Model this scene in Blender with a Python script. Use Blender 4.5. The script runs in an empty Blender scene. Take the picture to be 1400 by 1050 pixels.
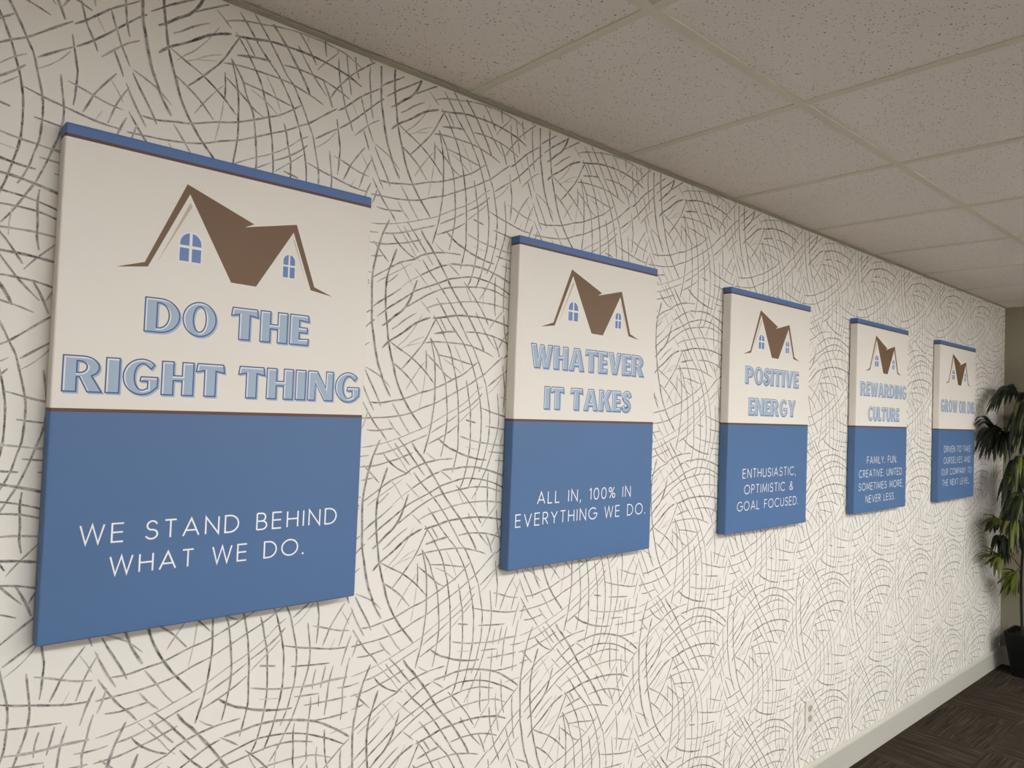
import bpy, bmesh, math, random
from mathutils import Vector, Matrix
from mathutils.geometry import tessellate_polygon

C = bpy.context.scene.collection
SC = bpy.context.scene
random.seed(7)

# ------------------------------------------------------------------ camera
# x runs along the papered wall, -y is out into the room, z is up (metres, floor at 0)
Z0 = 0.0056
cam = bpy.data.objects.new('camera', bpy.data.cameras.new('camera'))
C.objects.link(cam)
RIGHT = Vector((0.746331904, -0.664535488, 0.0371655023))
DOWN = Vector((0.0490958828, -0.000720578418, -0.99879381))
FWD = Vector((0.663760713, 0.747256359, 0.0320881658))
m = Matrix.Identity(4)
for i in range(3):
    m[i][0] = RIGHT[i]; m[i][1] = -DOWN[i]; m[i][2] = -FWD[i]
m[0][3], m[1][3], m[2][3] = -0.12239643, -1.46214003, 1.55315866 + Z0
cam.matrix_world = m
cam.data.sensor_width = 36
cam.data.lens = 999.7447 * 36 / 1400
cam.data.clip_start = 0.05
SC.camera = cam

# ------------------------------------------------------------------ world, exposure
w = bpy.data.worlds.new('world'); SC.world = w; w.use_nodes = True
w.node_tree.nodes['Background'].inputs[0].default_value = (0.9, 0.93, 1, 1)
w.node_tree.nodes['Background'].inputs[1].default_value = 0.05
SC.view_settings.view_transform = 'Standard'
SC.view_settings.look = 'None'
SC.view_settings.exposure = 0.0
SC.view_settings.gamma = 1.0
SC.view_settings.use_curve_mapping = False
SC.cycles.max_bounces = 10
SC.cycles.diffuse_bounces = 6

LAMP_POWER = 22.8            # radiance of the ceiling fixtures' diffusers
LAMP_COLOR = (1.0, 1.01, 1.02)
# fixtures: (x centre, y centre, size x, size y)
LAMPS = [(0.38, -2.10, 1.20, 0.60), (2.21, -2.10, 1.20, 0.60), (4.04, -2.10, 1.20, 0.60),
         (2.21, -4.54, 1.20, 0.60), (4.04, -4.54, 1.20, 0.60), (5.87, -4.54, 1.20, 0.60)]  # unseen far row, added to brighten the ceiling with bounced light

ZC = 2.3371 + Z0            # ceiling grid
XE = 5.5604                 # end of the papered wall
X_MIN, X_MAX, Y_MIN = -2.45, 8.6, -4.90

# ------------------------------------------------------------------ helpers
def s2l(c):
    return tuple((v / 12.92 if v <= 0.04045 else ((v + 0.055) / 1.055) ** 2.4) for v in [k / 255 for k in c])

def mat(name, rgb, rough=0.6, spec=0.5, bump=0, bscale=200):
    mt = bpy.data.materials.new(name); mt.use_nodes = True
    b = mt.node_tree.nodes['Principled BSDF']
    b.inputs['Base Color'].default_value = (*rgb, 1)
    b.inputs['Roughness'].default_value = rough
    b.inputs['Specular IOR Level'].default_value = spec
    if bump:
        nt = mt.node_tree
        tc = nt.nodes.new('ShaderNodeTexCoord'); no = nt.nodes.new('ShaderNodeTexNoise')
        no.inputs['Scale'].default_value = bscale; no.inputs['Detail'].default_value = 3
        bp = nt.nodes.new('ShaderNodeBump'); bp.inputs['Strength'].default_value = bump
        bp.inputs['Distance'].default_value = 0.002
        nt.links.new(tc.outputs['Object'], no.inputs['Vector'])
        nt.links.new(no.outputs['Fac'], bp.inputs['Height'])
        nt.links.new(bp.outputs['Normal'], b.inputs['Normal'])
    return mt

def node(nt, kind, **kw):
    n = nt.nodes.new(kind)
    for k, v in kw.items():
        if k.startswith('i_'):
            key = k[2:]
            n.inputs[int(key) if key.isdigit() else key].default_value = v
        else:
            setattr(n, k, v)
    return n

def obj(name, me, mats, parent=None, loc=None):
    if isinstance(me, bmesh.types.BMesh):
        bm = me; me = bpy.data.meshes.new(name); bm.to_mesh(me); bm.free()
    for mm in (mats if isinstance(mats, (list, tuple)) else [mats]):
        me.materials.append(mm)
    o = bpy.data.objects.new(name, me); C.objects.link(o)
    if parent is not None: o.parent = parent
    if loc is not None: o.location = loc
    return o

def pymesh(name, vs, fs, mi=None):
    me = bpy.data.meshes.new(name); me.from_pydata(vs, [], fs); me.update()
    if mi: me.polygons.foreach_set('material_index', mi)
    return me

def thing(name, label, cat, loc=(0, 0, 0), group=None):
    o = bpy.data.objects.new(name, None); C.objects.link(o)
    o.empty_display_size = 0.1; o.location = loc
    o['label'] = label; o['category'] = cat
    if group: o['group'] = group
    return o

def struct(name, me, mats, label=None):
    o = obj(name, me, mats); o['kind'] = 'structure'
    if label: o['label'] = label; o['category'] = name.split('_')[0]
    return o

def add_box(bm, a, b, mi=0, bevel=0):
    g = bmesh.ops.create_cube(bm, size=1)
    vs = g['verts']
    for v in vs:
        v.co = Vector([a[i] if v.co[i] < 0 else b[i] for i in range(3)])
    fs = set(f for v in vs for f in v.link_faces)
    for f in fs: f.material_index = mi
    if bevel:
        es = list(set(e for v in vs for e in v.link_edges))
        r = bmesh.ops.bevel(bm, geom=es, offset=bevel, segments=2, affect='EDGES', profile=0.5)
        for f in r['faces']: f.material_index = mi
    return bm

def box(a, b, bevel=0):
    bm = bmesh.new(); return add_box(bm, a, b, 0, bevel)

# ------------------------------------------------------------------ materials
M = {}
M['paint'] = mat('taupe_paint', s2l((152, 145, 126)), 0.7, 0.3, 0.1, 300)
M['off_white_paint'] = mat('off_white_paint', s2l((247, 243, 236)), 0.8, 0.3)
M['trim'] = mat('white_semigloss', s2l((187, 184, 173)), 0.4, 0.5)
M['grid'] = mat('grid_enamel', s2l((228, 222, 203)), 0.5, 0.4)
M['angle'] = mat('angle_enamel', s2l((190, 184, 162)), 0.5, 0.4)
M['blue'] = mat('canvas_blue', s2l((78, 110, 152)), 0.5, 0.4, 0.08, 900)
M['band'] = mat('canvas_band_blue', s2l((80, 110, 162)), 0.5, 0.4, 0.08, 900)
M['cream'] = mat('canvas_cream', s2l((232, 226, 216)), 0.55, 0.4, 0.08, 900)
M['brown'] = mat('canvas_brown', s2l((114, 86, 62)), 0.55, 0.4)
M['brown_line'] = mat('canvas_brown_line', s2l((96, 66, 56)), 0.55, 0.4)
M['tan'] = mat('canvas_tan', s2l((196, 180, 154)), 0.55, 0.4)
M['pane'] = mat('canvas_pane_blue', s2l((108, 132, 182)), 0.55, 0.4)
M['pane_white'] = mat('canvas_window_white', s2l((236, 234, 232)), 0.55, 0.4)
M['ink_shadow'] = mat('letter_shadow', s2l((158, 180, 214)), 0.55, 0.4)
M['ink_outline'] = mat('letter_outline', s2l((74, 92, 130)), 0.55, 0.4)
M['ink_white'] = mat('letter_highlight', s2l((226, 228, 234)), 0.55, 0.4)
M['ink_fill'] = mat('letter_fill', s2l((164, 182, 202)), 0.55, 0.4)
M['ink_caption'] = mat('caption_white', s2l((246, 244, 242)), 0.5, 0.4)
M['plate'] = mat('outlet_plastic', s2l((222, 216, 204)), 0.35, 0.5)
M['slot'] = mat('outlet_slot_dark', s2l((70, 64, 58)), 0.5, 0.4)
M['recept'] = mat('outlet_receptacle', s2l((186, 180, 168)), 0.4, 0.5)
M['pot'] = mat('black_pot', s2l((8, 8, 9)), 0.5, 0.25)
M['soil'] = mat('dark_soil', s2l((40, 32, 26)), 0.95, 0.1, 0.8, 60)
M['stem'] = mat('dark_stem', s2l((38, 36, 24)), 0.6, 0.3)
M['leaf'] = mat('leaf_dark_green', s2l((34, 42, 24)), 0.45, 0.4)
M['leaf_olive'] = mat('leaf_olive', s2l((94, 100, 36)), 0.5, 0.4)
M['housing'] = mat('fixture_white', s2l((230, 230, 226)), 0.5, 0.4)
lm = bpy.data.materials.new('lit_diffuser'); lm.use_nodes = True
b = lm.node_tree.nodes['Principled BSDF']
b.inputs['Base Color'].default_value = (0.9, 0.9, 0.9, 1)
b.inputs['Emission Color'].default_value = (*LAMP_COLOR, 1)
b.inputs['Emission Strength'].default_value = LAMP_POWER
M['lamp'] = lm

def paper_material():
    mt = bpy.data.materials.new('scribble_wallpaper'); mt.use_nodes = True
    nt = mt.node_tree; b = nt.nodes['Principled BSDF']; L = nt.links.new
    b.inputs['Roughness'].default_value = 0.6; b.inputs['Specular IOR Level'].default_value = 0.3
    at = node(nt, 'ShaderNodeAttribute', attribute_name='ink')
    tc = node(nt, 'ShaderNodeTexCoord')
    n1 = node(nt, 'ShaderNodeTexNoise', i_Scale=420.0, i_Detail=2.0)
    mr = node(nt, 'ShaderNodeMapRange'); mr.inputs[1].default_value = 0.30; mr.inputs[2].default_value = 0.62
    mr.inputs[3].default_value = 0.62; mr.inputs[4].default_value = 1.0
    mu = node(nt, 'ShaderNodeMath', operation='MULTIPLY')
    mx = node(nt, 'ShaderNodeMix', data_type='RGBA')
    mx.inputs[6].default_value = (*s2l((234, 229, 220)), 1)
    mx.inputs[7].default_value = (*s2l((50, 44, 37)), 1)
    L(tc.outputs['Object'], n1.inputs['Vector']); L(n1.outputs['Fac'], mr.inputs[0])
    n2 = node(nt, 'ShaderNodeTexNoise', i_Scale=55.0, i_Detail=2.0)
    m2 = node(nt, 'ShaderNodeMapRange'); m2.inputs[1].default_value = 0.32; m2.inputs[2].default_value = 0.62
    m2.inputs[3].default_value = 0.68; m2.inputs[4].default_value = 1.08
    mv = node(nt, 'ShaderNodeMath', operation='MULTIPLY')
    L(tc.outputs['Object'], n2.inputs['Vector']); L(n2.outputs['Fac'], m2.inputs[0])
    L(mr.outputs[0], mv.inputs[0]); L(m2.outputs[0], mv.inputs[1])
    L(mv.outputs[0], mu.inputs[0]); L(at.outputs['Fac'], mu.inputs[1])
    L(mu.outputs[0], mx.inputs[0]); L(mx.outputs[2], b.inputs['Base Color'])
    return mt
M['paper'] = paper_material()

def tile_material():
    mt = bpy.data.materials.new('fissured_ceiling_tile'); mt.use_nodes = True
    nt = mt.node_tree; b = nt.nodes['Principled BSDF']; L = nt.links.new
    b.inputs['Roughness'].default_value = 0.9; b.inputs['Specular IOR Level'].default_value = 0.1
    tc = node(nt, 'ShaderNodeTexCoord')
    n0 = node(nt, 'ShaderNodeTexNoise', i_Scale=70.0, i_Detail=2.0)
    mixv = node(nt, 'ShaderNodeMix', data_type='VECTOR'); mixv.inputs[0].default_value = 0.012
    vo = node(nt, 'ShaderNodeTexVoronoi', i_Scale=135.0); vo.inputs['Randomness'].default_value = 1.0
    lt = node(nt, 'ShaderNodeMapRange'); lt.inputs[1].default_value = 0.13; lt.inputs[2].default_value = 0.30
    lt.inputs[3].default_value = 1.0; lt.inputs[4].default_value = 0.0
    sel = node(nt, 'ShaderNodeMath', operation='GREATER_THAN'); sel.inputs[1].default_value = 0.32
    mul = node(nt, 'ShaderNodeMath', operation='MULTIPLY')
    sx = node(nt, 'ShaderNodeSeparateColor')
    mul2 = node(nt, 'ShaderNodeMath', operation='MULTIPLY')
    mx = node(nt, 'ShaderNodeMix', data_type='RGBA')
    mx.inputs[6].default_value = (*s2l((249, 240, 232)), 1)
    mx.inputs[7].default_value = (*s2l((58, 50, 43)), 1)
    L(tc.outputs['Object'], n0.inputs['Vector']); L(tc.outputs['Object'], mixv.inputs[4]); L(n0.outputs['Color'], mixv.inputs[5])
    L(mixv.outputs[1], vo.inputs['Vector']); L(vo.outputs['Distance'], lt.inputs[0])
    L(vo.outputs['Color'], sx.inputs[0]); L(sx.outputs[0], sel.inputs[0])
    L(lt.outputs[0], mul.inputs[0]); L(sel.outputs[0], mul.inputs[1])
    L(mul.outputs[0], mul2.inputs[0]); L(sx.outputs[1], mul2.inputs[1])
    L(mul2.outputs[0], mx.inputs[0]); L(mx.outputs[2], b.inputs['Base Color'])
    n2 = node(nt, 'ShaderNodeTexNoise', i_Scale=260.0, i_Detail=3.0)
    bp = node(nt, 'ShaderNodeBump'); bp.inputs['Strength'].default_value = 0.35; bp.inputs['Distance'].default_value = 0.002
    L(tc.outputs['Object'], n2.inputs['Vector']); L(n2.outputs['Fac'], bp.inputs['Height']); L(bp.outputs['Normal'], b.inputs['Normal'])
    return mt
M['tile'] = tile_material()

def carpet_material():
    mt = bpy.data.materials.new('carpet_tiles'); mt.use_nodes = True
    nt = mt.node_tree; b = nt.nodes['Principled BSDF']; L = nt.links.new
    b.inputs['Roughness'].default_value = 0.95; b.inputs['Specular IOR Level'].default_value = 0.1
    tc = node(nt, 'ShaderNodeTexCoord')
    mp = node(nt, 'ShaderNodeMapping'); mp.inputs['Location'].default_value = (-3.98 + 5, 0.36 + 5, 0.25)
    L(tc.outputs['Object'], mp.inputs[0])
    ck = node(nt, 'ShaderNodeTexChecker', i_Scale=2.0)
    L(mp.outputs[0], ck.inputs['Vector'])
    ck.inputs[1].default_value = (1, 1, 1, 1); ck.inputs[2].default_value = (0, 0, 0, 1)
    fac = []
    for sc in ((5, 380, 1), (380, 5, 1)):
        m2 = node(nt, 'ShaderNodeMapping'); m2.inputs['Scale'].default_value = sc
        L(tc.outputs['Object'], m2.inputs[0])
        n = node(nt, 'ShaderNodeTexNoise', i_Scale=1.0, i_Detail=3.0, i_Roughness=0.65)
        L(m2.outputs[0], n.inputs['Vector'])
        m3 = node(nt, 'ShaderNodeMapping'); m3.inputs['Scale'].default_value = (sc[0] * .5, sc[1] * .22, 1) if sc[0] < sc[1] else (sc[0] * .22, sc[1] * .5, 1)
        L(tc.outputs['Object'], m3.inputs[0])
        nb = node(nt, 'ShaderNodeTexNoise', i_Scale=1.0, i_Detail=2.0)
        L(m3.outputs[0], nb.inputs['Vector'])
        ad = node(nt, 'ShaderNodeMix', data_type='FLOAT'); ad.inputs[0].default_value = 0.32
        L(n.outputs['Fac'], ad.inputs[2]); L(nb.outputs['Fac'], ad.inputs[3])
        fac.append(ad)
    mf = node(nt, 'ShaderNodeMix', data_type='FLOAT')
    L(ck.outputs['Fac'], mf.inputs[0]); L(fac[0].outputs[0], mf.inputs[2]); L(fac[1].outputs[0], mf.inputs[3])
    cr = node(nt, 'ShaderNodeValToRGB')
    cr.color_ramp.elements[0].position = 0.33; cr.color_ramp.elements[0].color = (*s2l((22, 17, 13)), 1)
    cr.color_ramp.elements[1].position = 0.66; cr.color_ramp.elements[1].color = (*s2l((90, 80, 66)), 1)
    e = cr.color_ramp.elements.new(0.5); e.color = (*s2l((47, 40, 32)), 1)
    L(mf.outputs[0], cr.inputs[0]); L(cr.outputs[0], b.inputs['Base Color'])
    fi = node(nt, 'ShaderNodeTexNoise', i_Scale=700.0); bp = node(nt, 'ShaderNodeBump'); bp.inputs['Strength'].default_value = .6
    L(tc.outputs['Object'], fi.inputs['Vector']); L(fi.outputs['Fac'], bp.inputs['Height']); L(bp.outputs['Normal'], b.inputs['Normal'])
    return mt
M['carpet'] = carpet_material()

# ------------------------------------------------------------------ the room shell
struct('floor', box((X_MIN, Y_MIN, -0.06), (X_MAX, 0, 0)), M['carpet'])

STROKES = """
3 80 -11 284 -20 265 -28 247 -34 227 -40 206 -44 185 -48 165 -50 143 -50 121 -49 100 -48 79 -47 54 -45 33 -40 11 -36 -11 -31 -32 -26 -51 -17 -72 -10 -91 0 -109 12 -128
3 90 12 220 5 200 -2 180 -9 158 -12 137 -13 115 -12 90 -10 68 -7 47 -4 29 -1 7 4 -14 10 -36 17 -56 22 -75 30 -96 41 -118 52 -136 63 -152 76 -168 90 -184 104 -201
2 85 36 -64 51 -49 65 -34 79 -18 92 -3 106 18 116 37 127 58 133 69
3 90 -16 -16 1 1 22 14 40 26 57 39 74 51 97 62 116 69
3 90 123 -444 145 -440 165 -436 185 -431 206 -428 227 -427 250 -426 272 -426 293 -427 313 -429 334 -432 354 -436 373 -440 392 -447 410 -455
3 90 -19 -477 -2 -465 16 -449 34 -436 50 -415 59 -396 66 -377 73 -357
2 90 -33 -456 -17 -444 -1 -431 16 -420 34 -408 53 -395 71 -383 89 -375 109 -367 129 -359 149 -350 169 -341 189 -336 214 -330 236 -326 257 -326 277 -328 299 -331 320 -336 340 -342 360 -350 379 -359 399 -368 418 -379 437 -390
2 80 -48 -437 -31 -424 -18 -415 0 -404 14 -394 30 -382
1 50 30 -380 46 -367 61 -357 81 -346
2 85 81 -345 99 -335 118 -325 142 -313 162 -307
2 80 44 -427 62 -415 80 -404 99 -392 118 -382 137 -373 156 -366 177 -361 200 -357 220 -354 236 -352 260 -349 282 -349 302 -350 322 -353 342 -359 362 -365
2 70 8 30 22 39 40 54 60 67 74 75
2 80 -50 -369 -30 -356 -14 -346 4 -334 23 -323 44 -315 63 -309 80 -297 98 -290 118 -284 138 -280 159 -277 180 -276 201 -275
1 60 -38 -378 -21 -367 0 -354 19 -343 40 -330 56 -320
2 80 -61 -289 -41 -288 -20 -287 2 -282 18 -278 39 -273 59 -266 80 -259
2 85 5 0 25 -11 45 -21 64 -31 87 -47 102 -59 117 -73 133 -90
2 80 12 -46 29 -57 46 -69 62 -82 76 -97 89 -112
2 90 107 -12 109 -38 109 -64
1 50 107 -69 105 -91 102 -112 98 -131 94 -152
1 65 106 -38 93 -53 80 -70 64 -93 53 -111
2 90 118 20 125 -2 131 -24 135 -47 137 -74 137 -90 138 -106 138 -130 136 -152 133 -175 129 -201 124 -223 118 -243 112 -263
2 80 119 19 133 -1 144 -19 150 -39 158 -58 167 -77 171 -100 174 -122 176 -143 178 -164 178 -186 176 -207 172 -229 168 -250 163 -270
2 90 125 76 138 59 150 43 161 25 172 7 183 -16 189 -37 196 -57 201 -78 205 -99 209 -120 211 -142 213 -162 214 -183 214 -203 215 -229 215 -250 211 -269 206 -291 201 -311
3 80 129 31 152 36 173 40 199 43
2 80 143 -439 155 -456 167 -474
2 90 131 -393 146 -410 159 -427 172 -445 187 -462 202 -478 216 -492 230 -513 242 -533 252 -552 260 -572 268 -593 274 -615 280 -636 284 -656 287 -675 288 -696 288 -718 287 -744 284 -763 279 -784 274 -804 269 -824 261 -845 252 -865
2 80 86 -306 100 -323 115 -339 131 -354 145 -368 160 -384 174 -401 188 -419 200 -436 212 -453 224 -471 235 -488 250 -503 261 -522 272 -542 281 -560 289 -578 298 -597 303 -617 308 -638 313 -660 316 -681 316 -703 315 -723 313 -744 307 -765 302 -786 295 -805 286 -823
3 85 78 -235 90 -253 106 -269 119 -285 133 -302 146 -319 159 -337 170 -354 182 -370 200 -391 214 -407 229 -424 242 -441 254 -458 267 -476 279 -495 289 -515
2 80 227 -468 249 -466 276 -466 298 -468 319 -471 339 -476 363 -484 381 -492
2 75 103 6 123 10 144 12 169 13 189 13 209 13 231 12 251 9 278 2 299 -4 320 -12
2 75 140 -19 163 -22 182 -24 207 -29 227 -33 249 -37
2 80 110 -21 126 -33 140 -44 157 -58 170 -69 190 -78
2 80 -39 -142 -19 -143 2 -140 22 -136 43 -133 59 -128 78 -121 98 -114 119 -109 139 -102 160 -93 180 -84 195 -76 214 -68 234 -56 252 -42 270 -28
1 60 160 -29 185 -40 205 -53 225 -69
1 60 192 8 205 -13 215 -31 225 -56
2 90 233 -77 239 -97 243 -118 248 -138 251 -153 252 -175 253 -196 254 -217 254 -237 252 -257 249 -277 246 -293 241 -314 234 -336 223 -356
2 90 353 -33 357 -55 361 -78 364 -95 363 -118 362 -140 360 -156
2 75 339 -108 342 -131 345 -152 347 -173 345 -199 340 -221 333 -242 327 -262 319 -284 312 -302 300 -324 290 -343 279 -362 266 -380
2 75 353 -10 335 -24 320 -36 302 -51 285 -64 268 -73 251 -84 233 -94 212 -104 192 -114 174 -123 159 -130 140 -139 118 -146 98 -153 80 -161 60 -167 40 -171 19 -174 -1 -176 -22 -177 -42 -178 -63 -179
1 60 -60 -245 -39 -243 -19 -239 1 -235 22 -229 46 -222 65 -215 85 -208 105 -201 124 -193 142 -183 162 -172 181 -162 199 -154 220 -142 238 -130 255 -116 270 -102 289 -90
2 65 -29 -262 -9 -260 13 -255 35 -248 59 -239 79 -231 99 -224 120 -216
2 70 132 -211 151 -200 171 -190 191 -178 209 -167
2 75 216 -161 233 -152 251 -141 273 -124 288 -109
2 75 304 -91 322 -78 340 -65 358 -53
1 60 217 -184 234 -170 251 -156 264 -145 280 -131
1 55 307 -109 324 -96 339 -81 352 -63
2 75 125 -238 148 -228 167 -219 186 -209 210 -193
2 75 -47 -205 -24 -207 2 -204 25 -201
2 80 -58 -68 -47 -89 -35 -109 -22 -132 -13 -151
2 65 -68 -90 -61 -106 -51 -126 -40 -146 -31 -161
2 80 -61 -141 -49 -160 -36 -179 -22 -197 -7 -212 7 -230
2 60 -46 -159 -52 -182 -60 -202
2 60 16 -141 28 -157 40 -174 55 -196 70 -213
2 60 9 -180 25 -201 44 -219
2 80 37 -223 52 -238 66 -253 77 -267 91 -283 104 -299 117 -314
2 70 29 -235 42 -253 59 -273 74 -289
1 60 9 -235 24 -251 39 -267 51 -280 64 -298 79 -312
2 85 -3 -256 11 -274 28 -288 46 -299 65 -307
2 70 -51 -285 -35 -301 -24 -312 -9 -327
2 70 -56 -320 -25 -315
1 55 20 -320 36 -336 47 -353 60 -371
1 60 65 -330 81 -345 98 -361 115 -376
2 70 162 -303 181 -315 199 -328
2 85 214 -342 229 -356 246 -373 259 -388 274 -405 288 -425 300 -444
3 85 155 -226 172 -239 189 -249 208 -256 227 -264 247 -270 268 -275 289 -279 311 -281
1 60 120 -259 133 -269 151 -278
3 75 169 -303 190 -301 211 -300 231 -297 247 -297 269 -298 290 -301 311 -306 331 -311 350 -317 369 -324 386 -333 400 -342 417 -353 434 -365 451 -378
2 80 361 -320 383 -322 405 -323 422 -323 444 -322
2 75 338 -282 358 -284 380 -285 397 -286 418 -287 439 -287
2 75 416 -263 432 -265 454 -265 470 -263
2 65 219 -219 240 -225 264 -231 285 -235 309 -238 331 -241
3 60 331 -241 352 -243 373 -243 400 -242 419 -243 440 -244
2 85 304 -193 325 -196 348 -199 373 -202 395 -204
3 90 237 -178 270 -185
1 35 238 -246 263 -251 283 -254
2 80 315 -259 333 -261 355 -263 372 -265
2 75 285 -146 302 -151 326 -158 349 -163 370 -168 393 -173 416 -176 438 -177
2 70 362 -211 357 -232 356 -252
2 75 385 -208 380 -232 375 -254
2 75 404 -211 398 -231 394 -251 392 -273 390 -293 387 -315
2 70 444 -202 438 -223 435 -243 429 -267 430 -291 429 -312 427 -335
2 65 445 -153 436 -174 429 -195 423 -216
2 75 353 -267 353 -289 351 -310 349 -335 348 -357 348 -379 349 -402
1 80 372 -268 372 -293
2 85 318 -314 316 -335 317 -356 318 -373 318 -395 322 -417
2 90 389 -346 390 -371 392 -393 395 -414 403 -439
2 65 373 -379 371 -398 374 -420 378 -442 382 -462 386 -482
2 75 351 -411 353 -433 357 -460 363 -480 369 -501 375 -521 386 -543 393 -562
2 75 431 -401 430 -425 433 -451 435 -472 438 -496 443 -517
2 70 348 -401 331 -419 316 -435 302 -453
2 75 451 -382 434 -394 417 -408 400 -422 384 -437 373 -450 359 -467 346 -485 336 -503
3 80 317 -472 326 -488 335 -508 341 -524
2 75 256 -414 267 -432 283 -454 296 -471 313 -489 327 -503
2 90 355 -526 371 -514 386 -500 405 -482 421 -469 439 -457 457 -444
2 85 360 -564 376 -552 392 -538 409 -522 427 -504 440 -491 454 -477 470 -464
2 65 399 -569 414 -554 428 -540 441 -529 460 -517
2 85 418 -548 429 -573 436 -593
2 70 411 -479 417 -499 424 -518 429 -534 438 -553 446 -571
1 50 389 -498 403 -523
1 55 17 -18 32 -3 45 8 59 24 72 41 81 55 93 75
1 45 34 -14 50 -6 72 0 90 5
1 45 51 -5 65 5 84 15 100 21
2 75 425 -78 412 -96 402 -110 390 -129 384 -144 375 -164
2 70 447 -96 438 -112 428 -132 421 -153 415 -172
2 65 350 -116 376 -124 395 -131 415 -137 439 -141
2 60 -58 -62 -38 -71 -19 -81 -6 -91 11 -107
1 55 415 -90 428 -109 438 -127
1 50 402 -359 424 -357 441 -357 463 -358
2 60 105 -421 125 -412 146 -406 166 -402 183 -399 203 -394 224 -391 246 -388 266 -387 288 -387 309 -387 330 -389 348 -391 369 -395 389 -403 408 -412
1 50 281 -352 278 -378 278 -399
1 70 221 -353 231 -374 242 -391
2 65 86 -406 99 -417 115 -432
2 70 18 -352 5 -364 -9 -375
1 45 405 -153 393 -176
"""

def catmull(P, step):
    n = len(P); Q = [P[0] * 2 - P[1]] + P + [P[-1] * 2 - P[-2]]; out = []
    for i in range(n - 1):
        a, b_, c, d = Q[i:i + 4]; k = max(1, int((c - b_).length / step))
        for j in range(k):
            t = j / k
            out.append(0.5 * (2 * b_ + (c - a) * t + (2 * a - 5 * b_ + 4 * c - d) * t * t + (3 * b_ - a - 3 * c + d) * t ** 3))
    out.append(P[-1]); return out

def papered_wall():
    """The wall slab with the paper's printed crayon strokes as part of the same mesh."""
    PX, PZ = 0.509, 0.512
    vs, fs, ink, mi = [], [], [], []
    xa, xb, za, zb = X_MIN, XE, 0.0, ZC + 0.25
    vs += [(xa, 0, za), (xb, 0, za), (xb, 0, zb), (xa, 0, zb), (xa, .12, za), (xb, .12, za), (xb, .12, zb), (xa, .12, zb)]
    ink += [0] * 8
    fs += [(0, 1, 2, 3), (5, 4, 7, 6), (4, 0, 3, 7), (1, 5, 6, 2), (3, 2, 6, 7), (4, 5, 1, 0)]
    rnd = random.Random(3)
    bar_h, top = 0.075, ZC - 0.001
    for line in STROKES.strip().split('\n'):
        q = list(map(int, line.split())); cls, dark, c = q[0], min(1.0, q[1] / 100 * 1.13), q[2:]
        P = [Vector((0.787 + c[i] / 1000, 1.189 + c[i + 1] / 1000)) for i in range(0, len(c), 2)]
        pts = catmull(P, 0.010)
        n = len(pts); base = {1: 0.0014, 2: 0.0021, 3: 0.0029}[cls]
        prof = []
        for i in range(n):
            t = (pts[min(i + 1, n - 1)] - pts[max(i - 1, 0)]).normalized()
            e = min(i, n - 1 - i); tap = (0.65, 0.95, 1.0)[min(e, 2)]
            prof.append((pts[i], Vector((-t.y, t.x)), base * tap * rnd.uniform(0.78, 1.22), dark * rnd.uniform(0.82, 1.08) * (0.8 if e == 0 else 1)))
        yo = -0.0002 - rnd.random() * 0.0004
        xs = [p.x for p in pts]; zs = [p.y for p in pts]
        for kx in range(-8, 12):
            if max(xs) + kx * PX < xa or min(xs) + kx * PX > xb: continue
            for kz in range(-4, 5):
                if max(zs) + kz * PZ < bar_h or min(zs) + kz * PZ > top: continue
                prev = None
                for p, nn, wd, dk in prof:
                    x, z = p.x + kx * PX, p.y + kz * PZ
                    if not (xa + 0.01 < x < xb - 0.004 and bar_h < z < top):
                        prev = None; continue
                    i0 = len(vs)
                    for s, a in ((-1, .35), (-.5, 1), (.5, 1), (1, .35)):
                        vs.append((x + nn.x * wd * s, yo, z + nn.y * wd * s)); ink.append(dk * a)
                    if prev is not None:
                        for s in range(3):
                            fs.append((prev + s + 1, prev + s, i0 + s, i0 + s + 1))
                    prev = i0
    me = pymesh('wall_left', vs, fs)
    at = me.attributes.new('ink', 'FLOAT', 'POINT'); at.data.foreach_set('value', ink)
    return me
struct('wall_left', papered_wall(), M['paper'])
# the short painted return that ends the papered wall, then the plain wall past it
RET_Y = -0.27
struct('wall_end', box((XE, RET_Y, 0), (XE + 0.14, 0.12, ZC + 0.25)), M['paint'])
struct('wall_beyond', box((XE + 0.14, 0, 0), (X_MAX, 0.12, ZC + 0.25)), M['paint'])
struct('wall_far', box((X_MAX, Y_MIN, 0), (X_MAX + 0.12, 0.12, ZC + 0.25)), M['paint'])
struct('wall_right', box((X_MIN, Y_MIN - 0.12, 0), (X_MAX, Y_MIN, ZC + 0.25)), M['off_white_paint'])
struct('wall_back', box((X_MIN - 0.12, Y_MIN, 0), (X_MIN, 0, ZC + 0.25)), M['off_white_paint'])

def baseboard(a, b, inward, hgt=0.1148, th=0.015):
    """Board from a to b (floor points on the wall face) with an eased top edge."""
    a, b, n = Vector((*a, 0)), Vector((*b, 0)), Vector((*inward, 0))
    prof = [(0, 0), (th, 0), (th, hgt - .013), (th - .0025, hgt - .007), (th - .007, hgt - .002), (th - .010, hgt), (0, hgt)]
    vs = [tuple(p + n * d + Vector((0, 0, z))) for p in (a, b) for d, z in prof]
    k = len(prof); fs = [(i, (i + 1) % k, k + (i + 1) % k, k + i) for i in range(k)] + [tuple(range(k))[::-1], tuple(range(k, 2 * k))]
    me = pymesh('baseboard', vs, fs)
    bm = bmesh.new(); bm.from_mesh(me); bmesh.ops.recalc_face_normals(bm, faces=bm.faces); bm.to_mesh(me); bm.free()
    return me
struct('baseboard_left', baseboard((X_MIN, 0), (XE, 0), (0, -1)), M['trim'])
struct('baseboard_end', baseboard((XE, -0.015), (XE, RET_Y), (-1, 0)), M['trim'])

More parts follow.
